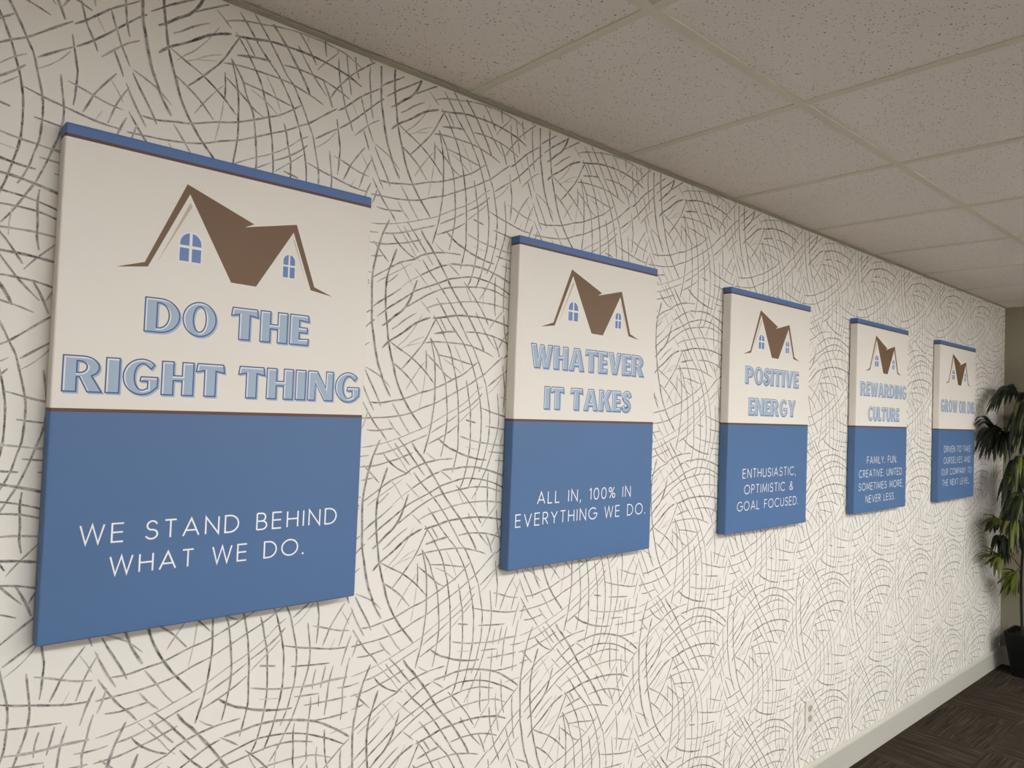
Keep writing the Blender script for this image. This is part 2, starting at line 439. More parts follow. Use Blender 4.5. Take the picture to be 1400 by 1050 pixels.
# ceiling: lay-in tiles above an exposed grid
T0, RD, MOD = 0.9903, 0.5758, 0.61
cells = [(round((lx - lw / 2 - T0) / MOD), round((-RD - (ly + ll / 2)) / MOD)) for lx, ly, lw, ll in LAMPS]
lamp_rects = []
for i, j in cells:
    x = T0 + i * MOD; y = -RD - j * MOD
    lamp_rects.append((x, y - MOD, x + 2 * MOD, y))
def ceiling_tiles():
    vs, fs = [], []
    xs = [X_MIN] + [T0 + k * MOD for k in range(-12, 30) if X_MIN < T0 + k * MOD < X_MAX] + [X_MAX]
    ys = [0] + [-RD - k * MOD for k in range(20) if -RD - k * MOD > Y_MIN] + [Y_MIN]
    for i in range(len(xs) - 1):
        for j in range(len(ys) - 1):
            x0, x1, y1, y0 = xs[i], xs[i + 1], ys[j], ys[j + 1]
            cx, cy = (x0 + x1) / 2, (y0 + y1) / 2
            if any(r[0] < cx < r[2] and r[1] < cy < r[3] for r in lamp_rects): continue
            z = ZC + 0.0035; k = len(vs)
            vs += [(x0, y0, z), (x1, y0, z), (x1, y1, z), (x0, y1, z), (x0, y0, z + .02), (x1, y0, z + .02), (x1, y1, z + .02), (x0, y1, z + .02)]
            fs += [(k + 3, k + 2, k + 1, k), (k + 4, k + 5, k + 6, k + 7)]
            fs += [(k, k + 1, k + 5, k + 4), (k + 1, k + 2, k + 6, k + 5), (k + 2, k + 3, k + 7, k + 6), (k + 3, k, k + 4, k + 7)]
    return pymesh('ceiling', vs, fs), xs, ys
me, GX, GY = ceiling_tiles()
struct('ceiling', me, M['tile'])
bm = bmesh.new(); hw = 0.012
for y in GY[1:-1]:
    add_box(bm, (X_MIN, y - hw, ZC), (X_MAX, y + hw, ZC + 0.0033))
for x in GX[1:-1]:
    for j in range(len(GY) - 1):
        a, b_ = GY[j + 1] + hw, GY[j] - (hw if j else 0.022)
        if any(r[0] - .01 < x - 1e-6 and x + 1e-6 < r[2] + .01 and r[1] < (a + b_) / 2 < r[3] and r[0] + .01 < x < r[2] - .01 for r in lamp_rects): continue
        add_box(bm, (x - hw, a, ZC + 0.0006), (x + hw, b_, ZC + 0.0033))
struct('trim_2', bm, M['grid'])
bm = bmesh.new()
add_box(bm, (X_MIN, -0.022, ZC - 0.001), (XE, 0, ZC + 0.0005))
add_box(bm, (X_MIN, -0.0012, ZC + 0.0005), (XE, 0, ZC + 0.0033))
struct('trim_1', bm, M['angle'])

# ceiling fixtures outside the picture; the far row is added fill for the ceiling
where = ['facing the first canvas', 'facing the third canvas', 'facing the last canvas', 'added as fill at the far side, facing the third canvas', 'added as fill at the far side, facing the last canvas', 'added as fill at the far side, past the end of the papered wall']
for (x0, y0, x1, y1), wh in zip(lamp_rects, where):
    t = thing('ceiling_light', 'long white ceiling troffer light ' + wh, 'light', ((x0 + x1) / 2, (y0 + y1) / 2, ZC), 'ceiling troffers')
    hx, hy = MOD - .014, MOD / 2 - .014
    bm = bmesh.new()
    add_box(bm, (-hx, -hy, 0.0037), (-hx + .02, hy, .07)); add_box(bm, (hx - .02, -hy, 0.0037), (hx, hy, .07))
    add_box(bm, (-hx + .02, -hy, 0.0037), (hx - .02, -hy + .02, .07)); add_box(bm, (-hx + .02, hy - .02, 0.0037), (hx - .02, hy, .07))
    obj('frame', bm, M['housing'], t)
    obj('diffuser', box((-hx + .0202, -hy + .0202, -.003), (hx - .0202, hy - .0202, .016)), M['lamp'], t)
# ------------------------------------------------------------------ lettering
def arc(cx, cy, rx, ry, a0, a1, n=14):
    return [(cx + rx * math.cos(math.radians(a0 + (a1 - a0) * k / n)), cy + ry * math.sin(math.radians(a0 + (a1 - a0) * k / n))) for k in range(n + 1)]

def thick(path, wd):
    """A closed outline around an open centre line (the heavy S)."""
    P = catmull([Vector(p) for p in path], 0.05); l, r = [], []
    for i in range(len(P)):
        t = (P[min(i + 1, len(P) - 1)] - P[max(i - 1, 0)]).normalized(); n = Vector((-t.y, t.x)) * wd / 2
        l.append(tuple(P[i] + n)); r.append(tuple(P[i] - n))
    return l + r[::-1]

# heavy display capitals: (width, outer outline, [holes])
HEAVY = {
 'I': (.36, [(0, 0), (.36, 0), (.36, 1), (0, 1)], []),
 'H': (.88, [(0, 0), (.34, 0), (.34, .42), (.54, .42), (.54, 0), (.88, 0), (.88, 1), (.54, 1), (.54, .60), (.34, .60), (.34, 1), (0, 1)], []),
 'T': (.80, [(.22, 0), (.57, 0), (.57, .76), (.82, .71), (.78, 1), (.02, 1), (-.02, .71), (.22, .76)], []),
 'E': (.64, [(0, 0), (.63, 0), (.65, .24), (.34, .22), (.34, .40), (.60, .40), (.60, .60), (.34, .60), (.34, .79), (.65, .76), (.62, 1), (0, 1)], []),
 'L': (.62, [(0, 0), (.61, 0), (.64, .26), (.35, .22), (.35, 1), (0, 1)], []),
 'D': (.93, [(0, 0)] + arc(.40, .5, .53, .5, -90, 90, 20) + [(0, 1)], [[(.34, .16)] + arc(.38, .5, .24, .34, -90, 90, 14) + [(.34, .84)]]),
 'O': (.94, arc(.47, .5, .47, .52, 0, 360, 36)[:-1], [arc(.47, .5, .16, .36, 0, 360, 28)[:-1]]),
 'P': (.86, [(0, 0), (.35, 0), (.35, .36)] + arc(.45, .68, .41, .32, -90, 90, 16) + [(0, 1)], [[(.35, .56)] + arc(.40, .69, .13, .13, -90, 90, 8) + [(.35, .82)]]),
 'R': (.94, [(0, 0), (.35, 0), (.35, .40), (.39, .40), (.58, 0), (.96, 0), (.70, .45)] + arc(.46, .69, .41, .31, -40, 90, 12) + [(0, 1)], [[(.35, .55)] + arc(.40, .69, .15, .14, -90, 90, 8) + [(.35, .83)]]),
 'G': (.92, arc(.48, .5, .48, .52, 45, 322, 26) + [(.90, .20), (.91, .52), (.45, .52), (.42, .36), (.62, .36), (.62, .19)] + arc(.50, .5, .19, .36, 300, 55, 18) + [(.72, .70)], []),
 'C': (.80, arc(.46, .5, .46, .52, 42, 318, 26) + [(.72, .28)] + arc(.48, .5, .18, .34, 305, 55, 18) + [(.72, .72)], []),
 'N': (.90, [(0, 0), (.28, 0), (.28, .55), (.58, 0), (.90, 0), (.90, 1), (.62, 1), (.62, .48), (.33, 1), (0, 1)], []),
 'W': (1.30, [(.22, 0), (.56, 0), (.65, .45), (.74, 0), (1.08, 0), (1.30, 1), (1.00, 1), (.90, .42), (.78, .98), (.54, .98), (.44, .42), (.33, 1), (0, 1)], []),
 'A': (.98, [(0, 0), (.31, 0), (.36, .20), (.61, .20), (.66, 0), (.98, 0), (.68, 1), (.30, 1)], [[(.41, .38), (.57, .38), (.49, .72)]]),
 'V': (.90, [(.28, 0), (.62, 0), (.90, 1), (.59, 1), (.47, .42), (.34, 1), (0, 1)], []),
 'K': (.88, [(0, 0), (.33, 0), (.33, .34), (.37, .40), (.55, 0), (.91, 0), (.63, .58), (.88, 1), (.55, 1), (.33, .64), (.33, 1), (0, 1)], []),
 'Y': (.90, [(.28, 0), (.62, 0), (.62, .40), (.90, 1), (.58, 1), (.46, .66), (.35, 1), (0, 1), (.28, .40)], []),
 'U': (.86, [(0, 1), (0, .42)] + arc(.43, .42, .43, .45, 180, 360, 16) + [(.86, 1), (.55, 1), (.55, .36)] + arc(.445, .36, .105, .17, 0, -180, 8) + [(.34, 1)], []),
 'S': (.68, thick([(.60, .70), (.52, .86), (.34, .885), (.18, .80), (.17, .63), (.34, .51), (.50, .39), (.51, .21), (.35, .115), (.17, .14), (.07, .29)], .27), []),
}
def area(p): return sum(p[i][0] * p[(i + 1) % len(p)][1] - p[(i + 1) % len(p)][0] * p[i][1] for i in range(len(p))) / 2

def inset(poly, dist):
    """Move every edge inwards by dist(outward normal); poly is oriented with the inside on its left."""
    n = len(poly); P = [Vector(p) for p in poly]; E = []
    for i in range(n):
        a, b_ = P[i], P[(i + 1) % n]; t = (b_ - a).normalized(); nin = Vector((-t.y, t.x))
        E.append((a + nin * dist(-nin), t, nin, dist(-nin)))
    out = []
    for i in range(n):
        p0, t0, n0, d0 = E[i - 1]; p1, t1, n1, d1 = E[i]
        cr = t0.x * t1.y - t0.y * t1.x
        if abs(cr) < 0.12: out.append(P[i] + (n0 * d0 + n1 * d1) / 2)
        else:
            dlt = p1 - p0; q = p0 + t0 * ((dlt.x * t1.y - dlt.y * t1.x) / cr)
            mx = 2.2 * max(d0, d1, 1e-6)
            if (q - P[i]).length > mx: q = P[i] + (q - P[i]).normalized() * mx
            out.append(q)
    return out

class Print:
    """Collects flat printed shapes (canvas plane coordinates in metres, y up) into one mesh."""
    def __init__(s): s.vs, s.fs, s.mi = [], [], []
    def poly(s, loops, depth, mi):
        L = [[Vector((p[0], p[1], 0)) for p in lp] for lp in loops]
        flat = [p for lp in L for p in lp]; k = len(s.vs)
        s.vs += [(p.x, -depth, p.y) for p in flat]
        for t in tessellate_polygon(L):
            a, b_, c = [flat[q] for q in t]
            cr = (b_.x - a.x) * (c.y - a.y) - (b_.y - a.y) * (c.x - a.x)
            if abs(cr) < 1e-14: continue
            s.fs.append(tuple(k + q for q in (t if cr > 0 else (t[0], t[2], t[1])))); s.mi.append(mi)
    def build(s, name, mats, parent):
        return obj(name, pymesh(name, s.vs, s.fs, s.mi), mats, parent)

def heading(lines, parent, front):
    """lines: (text, left, right, top, bottom) in millimetres from the canvas' top left corner."""
    for text, l, r, t, b_ in lines:
        l, r, t, b_ = l / 1000, r / 1000, t / 1000, b_ / 1000
        gap, space = .055, .36
        adv = 0; pos = []; words = [[]]
        for ch in text:
            if ch == ' ': adv += space; words.append([]); continue
            pos.append((ch, adv)); words[-1].append((ch, adv)); adv += HEAVY[ch][0] + gap
        tot = adv - gap; sx, sy = (r - l) / tot, (b_ - t) / 1.0
        for word in words:
            pr = Print()
            for ch, x0 in word:
                _, outer, holes = HEAVY[ch]
                outer = outer if area(outer) > 0 else outer[::-1]
                loops = [[((x0 + x) * sx, y * sy) for x, y in outer]] + [[((x0 + x) * sx, y * sy) for x, y in (h[::-1] if area(h) > 0 else h)] for h in holes]
                place = lambda lp, dx=0, dy=0: [(l + p[0] + dx, -b_ + p[1] + dy) for p in lp]
                o, hl = 0.0024, 0.0026
                pr.poly([place(lp, .0026, -.0026) for lp in loops], front + .00012, 0)
                pr.poly([place(lp) for lp in loops], front + .00024, 1)
                pr.poly([place(inset(lp, lambda n: o)) for lp in loops], front + .00036, 2)
                pr.poly([place(inset(lp, lambda n: o + hl * max(0, min(1, 1.6 * (n.x * -.75 + n.y * .66))))) for lp in loops], front + .00048, 3)
            pr.build('heading_word', [M['ink_shadow'], M['ink_outline'], M['ink_white'], M['ink_fill']], parent)

# light monoline capitals: (width, [open polylines])
_b = lambda cy, ry, x0, w_: [(0, cy + ry), (x0, cy + ry)] + arc(x0, cy, w_ - x0, ry, 90, -90, 12)[1:] + [(0, cy - ry)]
LIGHT = {
 'A': (.80, [[(0, 0), (.40, 1), (.80, 0)], [(.14, .32), (.66, .32)]]),
 'B': (.56, [[(0, 0), (0, 1)], _b(.76, .24, .26, .48), _b(.26, .26, .28, .56)]),
 'C': (.86, [arc(.50, .5, .50, .5, 45, 315, 28)]),
 'D': (.72, [[(0, 0), (0, 1), (.24, 1)] + arc(.24, .5, .48, .5, 90, -90, 20)[1:] + [(0, 0)]]),
 'E': (.52, [[(.52, 1), (0, 1), (0, 0), (.52, 0)], [(0, .52), (.49, .52)]]),
 'F': (.50, [[(.50, 1), (0, 1), (0, 0)], [(0, .52), (.46, .52)]]),
 'G': (.92, [arc(.50, .5, .50, .5, 45, 360, 30) + [(.56, .5)]]),
 'H': (.64, [[(0, 0), (0, 1)], [(.64, 0), (.64, 1)], [(0, .52), (.64, .52)]]),
 'I': (.0, [[(0, 0), (0, 1)]]),
 'J': (.36, [[(.36, 1), (.36, .2)] + arc(.18, .2, .18, .2, 0, -170, 10)]),
 'K': (.58, [[(0, 0), (0, 1)], [(.54, 1), (0, .42)], [(.16, .58), (.58, 0)]]),
 'L': (.46, [[(0, 1), (0, 0), (.46, 0)]]),
 'M': (.84, [[(0, 0), (.08, 1), (.42, .16), (.76, 1), (.84, 0)]]),
 'N': (.68, [[(0, 0), (0, 1), (.68, 0), (.68, 1)]]),
 'O': (.98, [arc(.49, .5, .49, .5, 90, 450, 36)]),
 'P': (.50, [[(0, 0), (0, 1)], _b(.74, .26, .24, .50)]),
 'R': (.54, [[(0, 0), (0, 1)], _b(.74, .26, .24, .50), [(.22, .48), (.54, 0)]]),
 'S': (.54, [[(.50, .82)] + arc(.28, .75, .235, .25, 30, 250, 14) + arc(.26, .26, .28, .26, 70, -160, 14)]),
 'T': (.56, [[(0, 1), (.56, 1)], [(.28, 1), (.28, 0)]]),
 'U': (.64, [[(0, 1), (0, .32)] + arc(.32, .32, .32, .32, 180, 360, 16)[1:] + [(.64, 1)]]),
 'V': (.74, [[(0, 1), (.37, 0), (.74, 1)]]),
 'W': (1.04, [[(0, 1), (.25, 0), (.52, 1), (.79, 0), (1.04, 1)]]),
 'X': (.66, [[(0, 1), (.66, 0)], [(.66, 1), (0, 0)]]),
 'Y': (.66, [[(0, 1), (.33, .46), (.66, 1)], [(.33, .46), (.33, 0)]]),
 '1': (.20, [[(0, .86), (.20, 1), (.20, 0)]]),
 '0': (.60, [arc(.30, .5, .30, .5, 90, 450, 32)]),
 '%': (.78, [[(.66, 1), (.12, 0)], arc(.16, .78, .16, .2, 0, 360, 16), arc(.62, .22, .16, .2, 0, 360, 16)]),
 '&': (.70, [[(.68, 0), (.20, .64)] + arc(.33, .80, .17, .20, 200, -40, 12) + [(.12, .42)] + arc(.26, .25, .24, .25, 150, 300, 10) + [(.50, .14), (.68, .44)]]),
}
def ribbon(path, wd):
    P = [Vector(p) for p in path]
    closed = (P[0] - P[-1]).length < 1e-6
    n = len(P); l, r = [], []
    for i in range(n):
        tin = (P[i] - P[i - 1]).normalized() if i else None
        tout = (P[i + 1] - P[i]).normalized() if i < n - 1 else None
        if closed and i in (0, n - 1): tin, tout = (P[-1] - P[-2]).normalized(), (P[1] - P[0]).normalized()
        tin = tin or tout; tout = tout or tin
        nn = Vector((-(tin + tout).y, (tin + tout).x))
        nn = nn.normalized() if nn.length > 1e-6 else Vector((-tin.y, tin.x))
        c = max(.34, nn.dot(Vector((-tin.y, tin.x))))
        l.append(P[i] + nn * wd / 2 / c); r.append(P[i] - nn * wd / 2 / c)
    return l, r

def slogan(lines, parent, front, wd=.0030):
    for text, l, r, base, cap in lines:
        pr = Print()
        l, r, base, cap = l / 1000, r / 1000, base / 1000, cap / 1000
        gl = []
        for ch in text:
            if ch == ' ': gl.append((None, .34))
            elif ch == '.': gl.append(('.', .02))
            elif ch == ',': gl.append((',', .06))
            else: gl.append((ch, LIGHT[ch][0]))
        natural = sum(g[1] for g in gl) * cap + wd
        nsp = len(gl) - 1
        trk = (r - l - natural) / nsp
        sx = 1.0
        if trk < .17 * cap:
            trk = .17 * cap; sx = (r - l - wd - nsp * trk) / (natural - wd)
        elif trk > .36 * cap:
            trk = .36 * cap; sx = (r - l - wd - nsp * trk) / (natural - wd)
        x = l + wd / 2
        for ch, wdt in gl:
            if ch is None:
                pr.build('slogan_word', [M['ink_caption']], parent); pr = Print()
            if ch == '.':
                pr.poly([[(x + wd * .75 * math.cos(k * math.pi / 5), -base + wd * .75 + wd * .75 * math.sin(k * math.pi / 5)) for k in range(10)]], front + .00012, 0)
            elif ch == ',':
                pr.poly([[(x + .0002, -base + .004), (x - .0022, -base - .0062), (x - .0004, -base - .0062), (x + .0036, -base + .004)]], front + .00012, 0)
            elif ch:
                for q, path in enumerate(LIGHT[ch][1]):
                    a, b_ = ribbon([(x + px * cap * sx, -base + wd / 2 + py * (cap - wd)) for px, py in path], wd)
                    k = len(pr.vs); d = -(front + .00012 + .00004 * q)
                    for i in range(len(a)): pr.vs += [(a[i].x, d, a[i].y), (b_[i].x, d, b_[i].y)]
                    for i in range(len(a) - 1):
                        pr.fs.append((k + 2 * i + 1, k + 2 * i + 3, k + 2 * i + 2, k + 2 * i)); pr.mi.append(0)
            x += wdt * cap * sx + trk
        pr.build('slogan_word', [M['ink_caption']], parent)

# ------------------------------------------------------------------ the canvases
CW, CH, CD = 0.5930, 0.8815, 0.0370
def canvas_body():
    bm = bmesh.new()
    cuts = [0, -.0190, -.0248, -.4850, -.4912, -CH]
    ring = []
    for z in cuts:
        ring.append([bm.verts.new(p) for p in ((0, -.0045, z), (0, -CD, z), (CW, -CD, z), (CW, -.0045, z))])
    mids = [0, 1, 2, 1, 3]
    for k in range(5):
        for s in range(4):
            f = bm.faces.new((ring[k][s], ring[k + 1][s], ring[k + 1][(s + 1) % 4], ring[k][(s + 1) % 4])); f.material_index = mids[k]
    f = bm.faces.new(ring[0]); f.material_index = 0
    f = bm.faces.new(ring[-1][::-1]); f.material_index = 3
    bmesh.ops.recalc_face_normals(bm, faces=bm.faces)
    es = [e for e in bm.edges if len(e.link_faces) == 2 and e.calc_face_angle() > .5 and min(v.co.y for v in e.verts) < -CD + 1e-5]
    bmesh.ops.bevel(bm, geom=es, offset=.0035, segments=3, affect='EDGES', profile=.5)
    for f in bm.faces:
        z = f.calc_center_median().z
        f.material_index = mids[sum(1 for c in cuts[1:-1] if z < c)]
    return bm

# emblem outlines, millimetres from the canvas' top left corner
ROOF = [[(88, 234), (134.5, 218.5), (201, 61.5), (206.5, 79.5), (140, 226)],
        [(201, 61.5), (331, 112), (313, 121), (419.5, 95.5), (413.5, 113), (340, 235), (290.5, 234), (206.5, 79.5)],
        [(419.5, 95.5), (464.5, 219), (507, 234), (456.5, 226.5), (413.5, 113)]]
RAKE = [[(208.2, 94.5), (211.5, 103), (154, 218)], [(412.0, 124.5), (417.5, 131.5), (447, 216)]]
def window_panes(l, r, top, bot, bar):
    """Four blue panes of an arched window."""
    cx, rx = (l + r) / 2, (r - l) / 2; spring = top + rx * 1.05; mid = top + (bot - top) * .49; h = bar / 2
    lt = [(l, mid - h), (cx - h, mid - h)] + [(cx - (rx * math.sin(math.radians(a))), spring - rx * 1.05 * math.cos(math.radians(a))) for a in (8, 25, 42, 58, 74, 90)]
    rt = [(2 * cx - x, y) for x, y in lt][::-1]
    return [lt, rt, [(l, mid + h), (l, bot), (cx - h, bot), (cx - h, mid + h)], [(cx + h, mid + h), (cx + h, bot), (r, bot), (r, mid + h)]]

def wall_canvas(x, ztop, label, head, cap):
    t = thing('wall_canvas', label, 'canvas print', (x, 0, ztop), 'slogan canvases in a row on the papered wall')
    obj('canvas_wrap', canvas_body(), [M['band'], M['brown_line'], M['cream'], M['blue']], t)
    up = lambda lp: [(a / 1000, -b_ / 1000) for a, b_ in (lp if area([(q[0], -q[1]) for q in lp]) > 0 else lp[::-1])]
    pr = Print()
    for lp in ROOF: pr.poly([up(lp)], CD + .00012, 0)
    for lp in RAKE: pr.poly([up(lp)], CD + .00012, 1)
    em = pr.build('house_emblem', [M['brown'], M['tan']], t)
    for l, r, tp, bt, bar, pad in ((193, 231.5, 152.5, 206, 5.2, 2.2), (394.3, 419.5, 160.5, 207.5, 3.6, 1.8)):
        pr = Print(); cx, rx = (l + r) / 2, (r - l) / 2 + pad
        pr.poly([up([(l - pad, bt + pad), (r + pad, bt + pad)] + [(cx + rx * math.cos(math.radians(a)), tp - pad + rx * 1.05 - rx * 1.05 * math.sin(math.radians(a))) for a in range(0, 181, 15)])], CD + .00012, 0)
        for lp in window_panes(l, r, tp, bt, bar): pr.poly([up(lp)], CD + .00024, 1)
        pr.build('window', [M['pane_white'], M['pane']], em)
    heading(head, t, CD)
    slogan(cap, t, CD)
    return t

wall_canvas(.1133, 2.0092 + Z0, 'blue and cream canvas reading DO THE RIGHT THING, largest and nearest on the papered wall',
    [('DO THE', 138, 457, 280, 344), ('RIGHT THING', 15, 583, 394, 457.5)],
    [('WE STAND BEHIND', 54, 540.5, 719.5, 35), ('WHAT WE DO.', 103, 468, 777, 34.5)])
wall_canvas(1.1524, 2.0089 + Z0, 'blue and cream canvas reading WHATEVER IT TAKES, second along the papered wall',
    [('WHATEVER', 53, 536, 281, 347), ('IT TAKES', 109, 478, 394, 457.5)],
    [('ALL IN, 100% IN', 97, 491, 714, 34.5), ('EVERYTHING WE DO.', 20, 565, 770.5, 35)])
wall_canvas(2.1725, 2.0130 + Z0, 'blue and cream canvas reading POSITIVE ENERGY, third along the papered wall above the outlet',
    [('POSITIVE', 104, 504, 276, 341), ('ENERGY', 131, 483, 391, 456)],
    [('ENTHUSIASTIC,', 105, 499, 686, 34.5), ('OPTIMISTIC &', 118, 480, 744.5, 34.5), ('GOAL FOCUSED.', 73, 524, 804, 34.5)])
wall_canvas(3.2114, 2.0144 + Z0, 'blue and cream canvas reading REWARDING CULTURE, fourth along the papered wall',
    [('REWARDING', 38, 576, 283, 347), ('CULTURE', 126, 490, 395, 460)],
    [('FAMILY. FUN.', 128, 474, 660.5, 34.5), ('CREATIVE. UNITED.', 44, 550, 721, 34.5), ('SOMETIMES MORE,', 44, 557, 780, 34.5), ('NEVER LESS.', 122, 455, 838.5, 34.5)])
wall_canvas(4.2532, 2.0092 + Z0, 'blue and cream canvas reading GROW OR DIE, last in the row beside the potted palm',
    [('GROW OR DIE', 19, 580, 323, 390)],
    [('DRIVEN TO TAKE', 83, 521, 615, 36), ('OURSELVES AND', 80, 524, 677, 36), ('OUR COMPANY TO', 47, 547, 740, 36), ('THE NEXT LEVEL.', 64, 515, 800, 36)])

# ------------------------------------------------------------------ wall outlet
t = thing('wall_outlet', 'off-white duplex wall outlet low on the papered wall above the baseboard', 'outlet', (2.906, 0, .322 + Z0))
obj('cover_plate', box((-.036, -.0062, -.0575), (.036, -.0008, .0575), .0022), M['plate'], t)
for zc in (.0205, -.0205):
    bm = bmesh.new()
    pr = [(.0168 * math.cos(a), max(-.0138, min(.0138, .0172 * math.sin(a)))) for a in [k * math.tau / 28 for k in range(28)]]
    vs = [bm.verts.new((x, -.0062, z + zc)) for x, z in pr]; v2 = [bm.verts.new((x * .96, -.0080, z * .96 + zc)) for x, z in pr]
    for k in range(28): bm.faces.new((vs[k], vs[(k + 1) % 28], v2[(k + 1) % 28], v2[k]))
    bm.faces.new(v2); bmesh.ops.recalc_face_normals(bm, faces=bm.faces)
    rc = obj('receptacle', bm, M['recept'], t)
    bm = bmesh.new()
    add_box(bm, (-.0075, -.0084, zc - .001), (-.0045, -.0078, zc + .008)); add_box(bm, (.0045, -.0084, zc), (.0075, -.0078, zc + .008))
    g = bmesh.ops.create_cone(bm, cap_ends=True, segments=14, radius1=.0032, radius2=.0032, depth=.0006)
    for v in g['verts']: v.co = Vector((v.co.x, -.0081 + v.co.z, v.co.y + zc - .0075))
    obj('slots', bm, M['slot'], rc)
bm = bmesh.new(); g = bmesh.ops.create_uvsphere(bm, u_segments=12, v_segments=8, radius=.0034)
for v in g['verts']: v.co = Vector((v.co.x, -.0062 + v.co.y * .35, v.co.z))
obj('screw', bm, M['recept'], t)

# ------------------------------------------------------------------ potted palm in the corner
PX_, PY_ = 5.42, -.205
palm = thing('potted_palm', 'tall dark green artificial palm in a black square tapered planter in the corner', 'potted plant', (PX_, PY_, 0))
def square_pot():
    bm = bmesh.new()
    prof = [(.082, 0), (.084, .004), (.1225, .262), (.1225, .270), (.112, .270), (.110, .236)]
    rings = []
    for h, z in prof:
        r = .010; ring = []
        for cx, cy, a0 in ((1, 1, 0), (-1, 1, 90), (-1, -1, 180), (1, -1, 270)):
            for k in range(4):
                a = math.radians(a0 + 30 * k); ring.append(bm.verts.new((cx * (h - r) + r * math.cos(a), cy * (h - r) + r * math.sin(a), z)))
        rings.append(ring)
    for a, b_ in zip(rings, rings[1:]):
        for k in range(16): bm.faces.new((a[k], a[(k + 1) % 16], b_[(k + 1) % 16], b_[k]))
    bm.faces.new(rings[0][::-1]); bm.faces.new(rings[-1])
    bmesh.ops.recalc_face_normals(bm, faces=bm.faces)
    return bm
pot = obj('planter', square_pot(), M['pot'], palm)
bm = bmesh.new(); g = bmesh.ops.create_grid(bm, x_segments=14, y_segments=14, size=.104)
for v in g['verts']: v.co.z = .240 + random.uniform(-.004, .007)
obj('soil', bm, M['soil'], palm)

def tube(bm, pts, r0, r1, seg=7):
    P = catmull([Vector(p) for p in pts], .03); n = len(P); prev = None
    for i, p in enumerate(P):
        t = (P[min(i + 1, n - 1)] - P[max(i - 1, 0)]).normalized()
        a = t.orthogonal().normalized(); b_ = t.cross(a); r = r0 + (r1 - r0) * i / (n - 1)
        if prev is not None:
            a = (prev - t * prev.dot(t)).normalized(); b_ = t.cross(a)
        prev = a
        ring = [bm.verts.new(p + (a * math.cos(k * math.tau / seg) + b_ * math.sin(k * math.tau / seg)) * r) for k in range(seg)]
        if i:
            for k in range(seg): bm.faces.new((last[k], last[(k + 1) % seg], ring[(k + 1) % seg], ring[k]))
        else: bm.faces.new(ring[::-1])
        last = ring
    bm.faces.new(last)

def leaflet(bm, a, b_, rise, wd, mi=0):
    """One blade from a to b_ arching by rise, folded along its midrib, with real thickness."""
    a, b_ = Vector(a), Vector(b_); n = 9; th = .0007
    mid = (a + b_) / 2 + Vector((0, 0, rise))
    up = Vector((0, 0, 1)); d = (b_ - a).normalized()
    side0 = d.cross(up)
    side0 = side0.normalized() if side0.length > .2 else Vector((random.uniform(-1, 1), random.uniform(-1, 1), 0)).normalized()
    side0 = (side0 + Vector((random.uniform(-.3, .3), random.uniform(-.3, .3), random.uniform(-.25, .25)))).normalized()
    rows = []
    for i in range(n + 1):
        t = i / n; p = a * (1 - t) ** 2 + mid * 2 * t * (1 - t) + b_ * t * t
        tg = ((mid - a) * (1 - t) + (b_ - mid) * t).normalized()
        s = (side0 - tg * side0.dot(tg)).normalized(); nn = s.cross(tg)
        w_ = wd * (math.sin(math.pi * min(1, t * .92 + .08)) ** .7) * (1 - .25 * t) + .0008
        rows.append([p - s * w_ + nn * w_ * .35, p, p + s * w_ + nn * w_ * .35, p + s * w_ + nn * (w_ * .35 - th), p - nn * th, p - s * w_ + nn * (w_ * .35 - th)])
    V = [[bm.verts.new(q) for q in r] for r in rows]
    for r0, r1 in zip(V, V[1:]):
        for k in range(6):
            f = bm.faces.new((r0[k], r0[(k + 1) % 6], r1[(k + 1) % 6], r1[k])); f.material_index = mi; f.smooth = True
    for r in (V[0], V[-1]):
        f = bm.faces.new((r[0], r[1], r[4], r[5])); f.material_index = mi
        f = bm.faces.new((r[1], r[2], r[3], r[4])); f.material_index = mi

def L_(p): return Vector(p) - Vector((PX_, PY_, 0))
stems = [[(5.40, -.16, .235), (5.40, -.15, .60), (5.38, -.17, 1.0), (5.36, -.18, 1.42)],
         [(5.44, -.20, .235), (5.45, -.20, .60), (5.43, -.22, 1.1), (5.40, -.24, 1.70)],
         [(5.47, -.25, .235), (5.48, -.26, .70), (5.47, -.30, 1.2), (5.46, -.34, 1.78)],
         [(5.37, -.24, .235), (5.33, -.26, .55), (5.28, -.29, 1.05), (5.25, -.32, 1.30)]]
for s in stems:
    bm = bmesh.new(); tube(bm, [L_(p) for p in s], .0085, .0055); obj('stem', bm, M['stem'], palm)

def frond(pet, tips, rise=.05, wd=.014, olive=0.0):
    """A leaf: a petiole along pet, blades from its end to the tips."""
    bm = bmesh.new(); tube(bm, [L_(p) for p in pet], .0032, .0020, 6)
    e = L_(pet[-1]); pv = L_(pet[-2])
    tips = [Vector(q) for q in tips]; more = []
    for i, q in enumerate(tips):
        more.append(q)
        for k in range(2):
            r_ = q.lerp(tips[(i + 1 + k) % len(tips)], random.uniform(.15, .5)) + Vector((random.uniform(-.03, .03), random.uniform(-.03, .03), random.uniform(-.03, .02)))
            more.append(Vector((min(r_.x, 5.54), min(r_.y, -.012), r_.z)))
    for i, tp in enumerate(more):
        f = 0.35 * (i % 3) / 2
        leaflet(bm, e.lerp(pv, f), L_(tp), rise * random.uniform(1.0, 1.9), wd * random.uniform(.85, 1.15), 1 if random.random() < olive else 0)
    return obj('frond', bm, [M['leaf'], M['leaf_olive']], palm)
